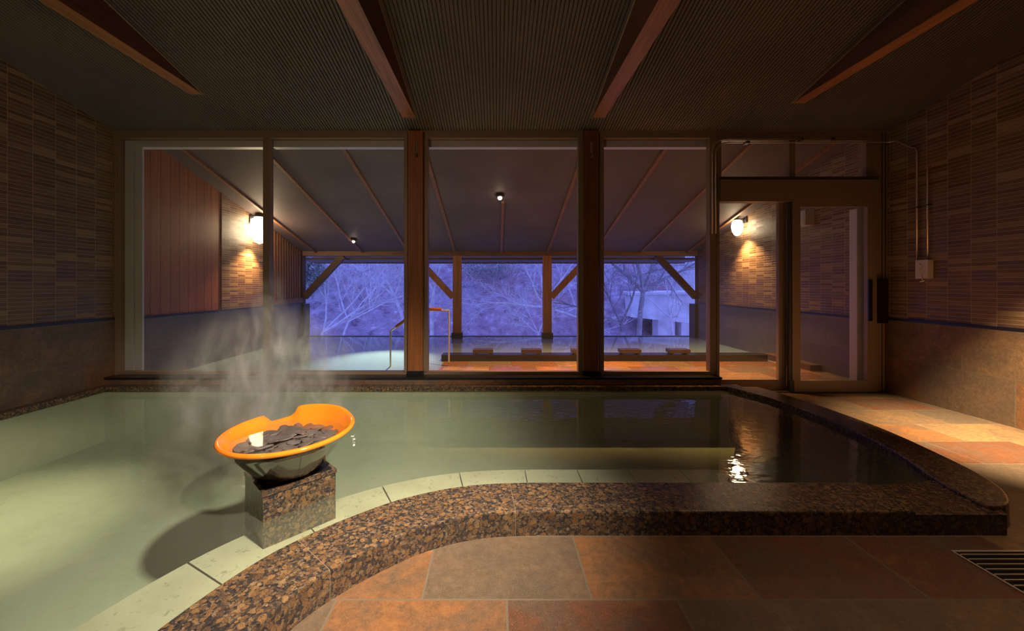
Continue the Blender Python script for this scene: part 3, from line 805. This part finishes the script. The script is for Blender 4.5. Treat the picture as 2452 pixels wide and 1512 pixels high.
# ceiling spots on the veranda
def spotlamp(x, y, r_, label):
    z = roof_z(y)
    r = empty('ceiling_spot', (x, y, z), label, 'lamp', 'small lit spots on the veranda ceiling')
    bm = bmesh.new(); lathe(bm, [(0, z + .005), (r_ * 1.8, z), (r_ * 1.8, z - .03), (r_ * 1.1, z - .05)], x, y, 20)
    obj('housing', bm, M['bronze_dark'], r, smooth=True)
    bm = bmesh.new(); bmesh.ops.create_icosphere(bm, subdivisions=2, radius=r_); bmesh.ops.translate(bm, verts=bm.verts, vec=(x, y - r_ * .6, z - .055))
    obj('bulb', bm, M['bulb'], r, smooth='all')
spotlamp(.043, 5.80, .032, 'small bright ceiling spot at the middle of the veranda roof')
spotlamp(-2.69, 7.46, .026, 'tiny bright ceiling spot at the left of the veranda roof')
# speaker on right outdoor wall
sp = empty('wall_speaker', (XO1, 5.2, 1.9), 'pale box speaker on the outdoor right wall seen through the door', 'speaker')
obj('cabinet', bx(XO1 - .12, XO1 - .0, 5.13, 5.33, 1.91, 2.10), M['switch'], sp, bevel=.012)
obj('grille', bx(XO1 - .126, XO1 - .119, 5.15, 5.31, 1.93, 2.08), M['white'], sp)

# handrail
hr = empty('handrail', (P(935, 875, 5.3)), 'steel handrail with wooden grips beside the outdoor steps', 'handrail')
A = P(935, 893, 5.3); B = P(935, 793, 5.3); Cc = P(1003, 743, 5.3); D = P(1075, 744, 5.3); E = P(1075, 868, 5.3)
bm = bmesh.new(); tube(bm, [A, B], .012, 8); tube(bm, [B, Cc, D], .012, 8); tube(bm, [D, E], .012, 8)
obj('rail', bm, M['steel'], hr, smooth=True)
bm = bmesh.new(); tube(bm, [B.lerp(Cc, .2), B.lerp(Cc, .95)], .022, 10); obj('grip', bm, M['grip'], hr, smooth=True)
bm = bmesh.new(); tube(bm, [Cc.lerp(D, .05) + Vector((0, 0, .012)), Cc.lerp(D, .75) + Vector((0, 0, .012))], .022, 10); obj('grip', bm, M['grip'], hr, smooth=True)

# ------------------------------------------------------------------ hillside, trees, building
def hill_z(x, y):
    return -3.2 + (y - 9.5) * .62 + .9 * mnoise.noise(Vector((x * .18, y * .18, 1.3))) + .3 * mnoise.noise(Vector((x * .7, y * .7, 4.1)))
bm = bmesh.new(); nx, ny = 90, 60; g = []
for j in range(ny + 1):
    yy = 9.6 + (j / ny) ** 1.3 * 40
    g.append([bm.verts.new((xx, yy, hill_z(xx, yy))) for xx in [-34 + 68 * i / nx for i in range(nx + 1)]])
for j in range(ny):
    for i in range(nx): bm.faces.new((g[j][i], g[j][i+1], g[j+1][i+1], g[j+1][i]))
tag(obj('hillside', bm, M['hill'], smooth='all'), 'wooded winter hillside beyond the outdoor bath', 'hill', kind='structure')

def bough(bm, start, d, length, r, rnd, depth, spread, droop=0.0, seg=6, sides=5):
    pts = [start.copy()]; p = start.copy(); d = d.normalized()
    for i in range(seg):
        d = (d + Vector((rnd.uniform(-1, 1), rnd.uniform(-.6, .6), rnd.uniform(-1, 1))) * .16 + Vector((0, 0, droop))).normalized()
        p = p + d * length / seg; pts.append(p.copy())
    tube(bm, pts, r, sides, r * .35, caps=False)
    if depth <= 0: return
    nb = {3: 7, 2: 6, 1: 5}.get(depth, 5)
    for k in range(nb):
        t = .25 + .72 * (k + rnd.random() * .8) / nb
        i = min(seg - 1, int(t * seg)); q = pts[i].lerp(pts[i+1], t * seg - i)
        base = (pts[i+1] - pts[i]).normalized()
        side = Vector((rnd.uniform(-1, 1), rnd.uniform(-.8, .8), rnd.uniform(-.55, 1))).normalized()
        nd = (base * (1 - spread * .6) + side * spread).normalized()
        bough(bm, q, nd, length * rnd.uniform(.38, .62), max(.004, r * (1 - .6 * t) * .5), rnd, depth - 1, spread, droop, max(3, seg - 1), 4 if depth < 3 else 5)
def bare_tree(base, dirs, length, r, seed, label, mat='bark', trunk_top=None):
    rnd = random.Random(seed); base = Vector(base)
    t = empty('bare_tree', tuple(base), label, 'tree', 'bare winter trees beyond the outdoor bath')
    bm = bmesh.new(); top = Vector(trunk_top) if trunk_top else base + Vector((0, 0, .6))
    mids = [base, base.lerp(top, .35) + Vector((rnd.uniform(-.05, .05), 0, 0)), base.lerp(top, .7) + Vector((rnd.uniform(-.06, .06), 0, 0)), top]
    tube(bm, mids, r * 1.15, 8, r * .9)
    obj('trunk', bm, M[mat], t, smooth='all')
    bm = bmesh.new()
    for d in dirs:
        bough(bm, top, Vector(d), length * rnd.uniform(.85, 1.1), r * .75, rnd, 3, .62)
    obj('branches', bm, M[mat], t, smooth='all')
def TB(px, py, Y): return tuple(P(px, py, Y))
bare_tree(TB(752, 835, 10.5), [(1, 0, .55), (1, .1, .35), (.7, .1, .85), (.2, 0, 1)], 2.6, .04, 11, 'pale bare tree leaning right beside the left corner post', trunk_top=TB(775, 795, 10.5))
bare_tree(TB(985, 850, 11.5), [(-.35, 0, 1), (-.75, .1, .7), (.3, 0, 1)], 2.4, .05, 23, 'pale bare tree with a bent trunk behind the handrail', trunk_top=TB(945, 710, 11.5))
bare_tree(TB(815, 850, 12.5), [(.5, 0, .9), (-.3, 0, 1), (1, 0, .4)], 2.3, .035, 31, 'slim bare tree in the middle of the second window from the left', trunk_top=TB(835, 770, 12.5))
bare_tree(TB(1034, 840, 11.0), [(.1, 0, 1), (-.3, 0, .8)], 1.0, .05, 41, 'short pale stump of a bare tree left of the veranda post', trunk_top=TB(1038, 700, 11.0))
bare_tree(TB(1332, 860, 11.5), [(-.55, 0, .9), (-.9, 0, .12), (-.3, 0, 1), (.5, 0, .9), (.8, 0, -.3)], 2.3, .05, 52, 'white bare tree spreading behind the middle veranda post', trunk_top=TB(1304, 735, 11.5))
bare_tree(TB(1275, 850, 12.5), [(-.8, 0, .6), (-.5, 0, .9), (.3, .1, .9)], 1.3, .03, 57, 'small low bare tree left of the middle veranda post', trunk_top=TB(1290, 800, 12.5))
bare_tree(TB(1526, 850, 10.8), [(-.15, 0, 1), (.4, 0, 1), (.9, 0, .75), (-.7, 0, .6)], 2.2, .07, 63, 'thick grey bare tree standing before the concrete building', 'bark2', TB(1540, 700, 10.8))
bare_tree(TB(1488, 850, 10.4), [(-.5, 0, .95), (.45, 0, .95), (-.8, 0, .5)], 1.9, .045, 74, 'forked grey bare tree left of the thick one', 'bark2', TB(1488, 775, 10.4))
bare_tree(TB(1615, 860, 11.6), [(-.35, 0, 1), (.3, 0, 1), (-.8, 0, .5)], 1.6, .03, 85, 'thin bare tree in front of the concrete building', 'bark', TB(1606, 760, 11.6))
bare_tree(TB(1395, 850, 13.0), [(-.4, 0, 1), (.4, 0, 1), (.1, 0, 1)], 2.4, .03, 91, 'slender bare tree hidden partly by the dark indoor post', 'bark', TB(1390, 760, 13.0))
bare_tree(TB(880, 800, 15.5), [(-.4, 0, 1), (.4, 0, 1), (0, 0, 1)], 3.0, .035, 97, 'distant bare tree high behind the left boughs', 'bark', TB(885, 720, 15.5))
bare_tree(TB(1190, 800, 16.5), [(-.5, 0, 1), (.5, 0, 1), (0, 0, 1)], 3.2, .03, 99, 'distant bare tree in the middle of the hillside', 'bark2', TB(1190, 740, 16.5))

# evergreen shrub by the left corner
def shrub(cx, cy, cz, rx, rz, n, seed, label):
    rnd = random.Random(seed); r = empty('evergreen_shrub', (cx, cy, cz - rz), label, 'shrub')
    bm = bmesh.new()
    for k in range(n):
        th = rnd.uniform(0, 6.283); ph = math.acos(rnd.uniform(-1, 1)); rr = rnd.uniform(.4, 1) 
        p = Vector((cx + rx * rr * math.sin(ph) * math.cos(th), cy + rx * .7 * rr * math.sin(ph) * math.sin(th), cz + rz * rr * math.cos(ph)))
        a = Vector((rnd.uniform(-1, 1), rnd.uniform(-1, 1), rnd.uniform(-1, 1))).normalized(); c = a.orthogonal().normalized(); s = rnd.uniform(.03, .06)
        bm.faces.new([bm.verts.new(p + q) for q in (-a * s, c * s * .45, a * s, -c * s * .45)])
    obj('foliage', bm, M['leaf'], r)
    bm = bmesh.new()
    for k in range(5): tube(bm, [(cx, cy, cz - rz * 1.3), (cx + rnd.uniform(-.5, .5) * rx, cy, cz), (cx + rnd.uniform(-1, 1) * rx * .8, cy, cz + rz * .7)], .015, 5, .005)
    obj('stems', bm, M['bark2'], r)
q = P(748, 650, 10.2); shrub(q.x, q.y, q.z, .42, .55, 900, 3, 'evergreen shrub with small leaves behind the left corner brace')
q = P(1165, 640, 17); shrub(q.x, q.y, q.z, 1.6, .5, 1500, 8, 'low evergreen shrub high on the hillside right of the handrail post')

# concrete building at the right
bd = empty('concrete_building', tuple(P(1600, 800, 13.0)), 'pale concrete building with a jutting balcony on the right hillside', 'building')
def fp(px, py, Y): return P(px, py, Y)
bm = bmesh.new()
y0_, y1_ = 13.6, 12.2
a = fp(1512, 706, y0_); b2 = fp(1512, 758, y0_); c = fp(1700, 703, y1_); d = fp(1700, 777, y1_)
f1 = [a, c, d, b2]; A = [bm.verts.new(p) for p in f1]; B = [bm.verts.new(p + Vector((.3, 1.6, 0))) for p in f1]
bm.faces.new(A); bm.faces.new(list(reversed(B)))
for i in range(4): bm.faces.new((A[i], B[i], B[(i+1)%4], A[(i+1)%4]))
bwall = obj('balcony_wall', bm, M['concrete'], bd)
bm = bmesh.new()
n_ = Vector((-.05, -.12, 0))
q0 = [b2 + Vector((0, 0, .10)) + n_, d + Vector((0, 0, .10)) + n_, d + Vector((0, 0, -.02)) + n_, b2 + Vector((0, 0, -.02)) + n_]
A = [bm.verts.new(p) for p in q0]; B = [bm.verts.new(p + Vector((.1, .8, 0))) for p in q0]
bm.faces.new(A); bm.faces.new(list(reversed(B)))
for i in range(4): bm.faces.new((A[i], B[i], B[(i+1)%4], A[(i+1)%4]))
obj('slab_edge', bm, M['concrete'], bd)
bm = bmesh.new(); q = fp(1560, 700, 13.6)
A = [fp(1505, 702, 13.62), fp(1690, 699, 12.15), fp(1690, 704, 12.15), fp(1505, 707, 13.62)]
A = [bm.verts.new(p) for p in A]; bm.faces.new(A)
B = [bm.verts.new(v.co + Vector((.3, 1.7, .03))) for v in A]; bm.faces.new(list(reversed(B)))
for i in range(4): bm.faces.new((A[i], B[i], B[(i+1)%4], A[(i+1)%4]))
obj('coping', bm, M['concrete'], bwall)
for px in (1590, 1645):
    p0 = fp(px, 770, 13.4); w_ = .28
    obj('pillar', bx(p0.x - w_, p0.x + w_, 13.2, 13.7, p0.z - 2.4, p0.z + .2), M['concrete'], bd)
p0 = fp(1655, 660, 14.5)
obj('tower_wall', bx(p0.x - .05, p0.x + 1.6, 14.2, 15.5, -1, p0.z + 2.2), M['concrete'], bd)
p0 = fp(1560, 790, 14.4); p1 = fp(1700, 790, 14.4)
obj('back_wall', bx(p0.x, p1.x, 14.3, 14.5, -2.5, .3), M['concrete_dark'], bd)

# ------------------------------------------------------------------ steam
def steam_mat(name, c, rx, ry, rz, dens, scale):
    b = MB(name)
    rel = b.n('ShaderNodeVectorMath', {0: b.n('ShaderNodeVectorMath', {0: b.pos(), 1: c}, operation='SUBTRACT').outputs[0], 1: (1/rx, 1/ry, 1/rz)}, operation='MULTIPLY').outputs[0]
    ln = b.n('ShaderNodeVectorMath', {0: rel}, operation='LENGTH').outputs['Value']
    fall = b.n('ShaderNodeMapRange', {0: ln, 1: .25, 2: 1.0, 3: 1.0, 4: 0.0}, interpolation_type='SMOOTHSTEP').outputs[0]
    nz = b.noise(scale, 4, .6, b.scaled((1.2, 1.0, .55)), 1.2)
    nr = b.ramp(nz, [(.46, 0.0), (.56, .2), (.72, 1)])
    d = b.math('MULTIPLY', b.math('MULTIPLY', fall, nr), dens)
    v = b.n('ShaderNodeVolumeScatter', {'Color': (1, .98, .94, 1), 'Density': d, 'Anisotropy': 0.0}).outputs[0]
    b.nt.links.new(v, b.out.inputs['Volume']); return b.m
def steam(c, rx, ry, rz, dens, scale, label):
    bm = bmesh.new(); bmesh.ops.create_icosphere(bm, subdivisions=3, radius=1.02)
    for v in bm.verts: v.co = Vector((c[0] + v.co.x * rx, c[1] + v.co.y * ry, max(WATER + .005, c[2] + v.co.z * rz)))
    o = obj('steam', bm, steam_mat('rising_steam', c, rx, ry, rz, dens, scale), None, smooth='all')
    tag(o, label, 'steam', kind='stuff')
steam((-1.56, 2.72, .44), .66, .70, .64, 8.5, 5.2, 'white steam drifting over the water behind the orange bowl')
steam((-1.245, 2.15, .75), .15, .15, .55, 9.0, 6.0, 'thin column of white steam rising straight from the orange bowl')

# ------------------------------------------------------------------ lights
def spot(name, loc, aim, power, size, blend=.9, soft=.06, col=(1, .78, .5)):
    L = bpy.data.lights.new(name, 'SPOT'); L.energy = power; L.color = col; L.spot_size = math.radians(size); L.spot_blend = blend; L.shadow_soft_size = soft
    o = bpy.data.objects.new(name, L); C.objects.link(o); o.location = loc
    o.rotation_euler = (Vector(aim) - Vector(loc)).to_track_quat('-Z', 'Y').to_euler(); return o
spot('bowl_downlight', (.75, .58, 2.72), (-1.05, 2.25, 0), 1080, 62, 1.0, .08, (1, .85, .65))
spot('floor_downlight', (3.3, 1.9, 2.75), (3.7, 2.82, 0), 2700, 42, 1.0, .05, (1, .72, .38))
spot('pool_downlight', (-3.6, 1.9, 2.75), (-3.45, 2.3, 0), 640, 40, 1.0, .06, (1, .82, .52))
spot('entry_fill', (2.1, 1.72, 2.74), (1.8, 1.15, 0), 70, 75, 1.0, .06, (1, .66, .38))  # added fill to lift the dim right floor, no known lamp here
spot('deck_downlight', (.15, 4.75, 2.3), (.25, 5.35, 0), 440, 88, .8, .05, (1, .5, .16))
spot('deck_downlight', (2.2, 4.75, 2.3), (2.2, 5.35, 0), 500, 88, .8, .05, (1, .5, .16))
spot('bath_downlight', (-1.49, 7.2, 2.0), (-1.7, 5.7, 0), 900, 46, .9, .04, (1, .88, .5))
spot('floor_front_downlight', (-.05, 1.35, 2.74), (-.33, 1.62, 0), 250, 38, 1.0, .05, (1, .72, .40))
L = bpy.data.lights.new('room_fill', 'POINT'); L.energy = 42; L.color = (1, .62, .42); L.shadow_soft_size = .08  # added warm fill for the whole room, stands for no known fixture
o = bpy.data.objects.new('room_fill', L); C.objects.link(o); o.location = (-1.97, -1.0, 2.5)

w = bpy.data.worlds.new('dusk_sky'); bpy.context.scene.world = w; w.use_nodes = True
bg = w.node_tree.nodes['Background']; bg.inputs[0].default_value = (.22, .28, 1.0, 1); bg.inputs[1].default_value = 1.7

# ------------------------------------------------------------------ camera
cam = bpy.data.cameras.new('camera'); co = bpy.data.objects.new('camera', cam); C.objects.link(co)
co.location = (0, 0, EYE); co.rotation_euler = (math.radians(90), 0, 0)
cam.sensor_width = 36; cam.lens = 36 * F / 2452
cam.shift_x = (1226 - CX) / 2452; cam.shift_y = (HY - 756) / 2452
cam.clip_start = .05; cam.clip_end = 200
bpy.context.scene.camera = co
sc = bpy.context.scene
sc.view_settings.view_transform = 'Standard'
sc.view_settings.look = 'None'
sc.cycles.max_bounces = 6; sc.cycles.diffuse_bounces = 3; sc.cycles.glossy_bounces = 3; sc.cycles.transparent_max_bounces = 10
sc.cycles.caustics_reflective = False; sc.cycles.caustics_refractive = False
sc.cycles.sample_clamp_indirect = 4.0
sc.cycles.use_denoising = True
sc.cycles.use_adaptive_sampling = True; sc.cycles.adaptive_threshold = .07; sc.cycles.adaptive_min_samples = 24
sc.cycles.volume_max_steps = 96
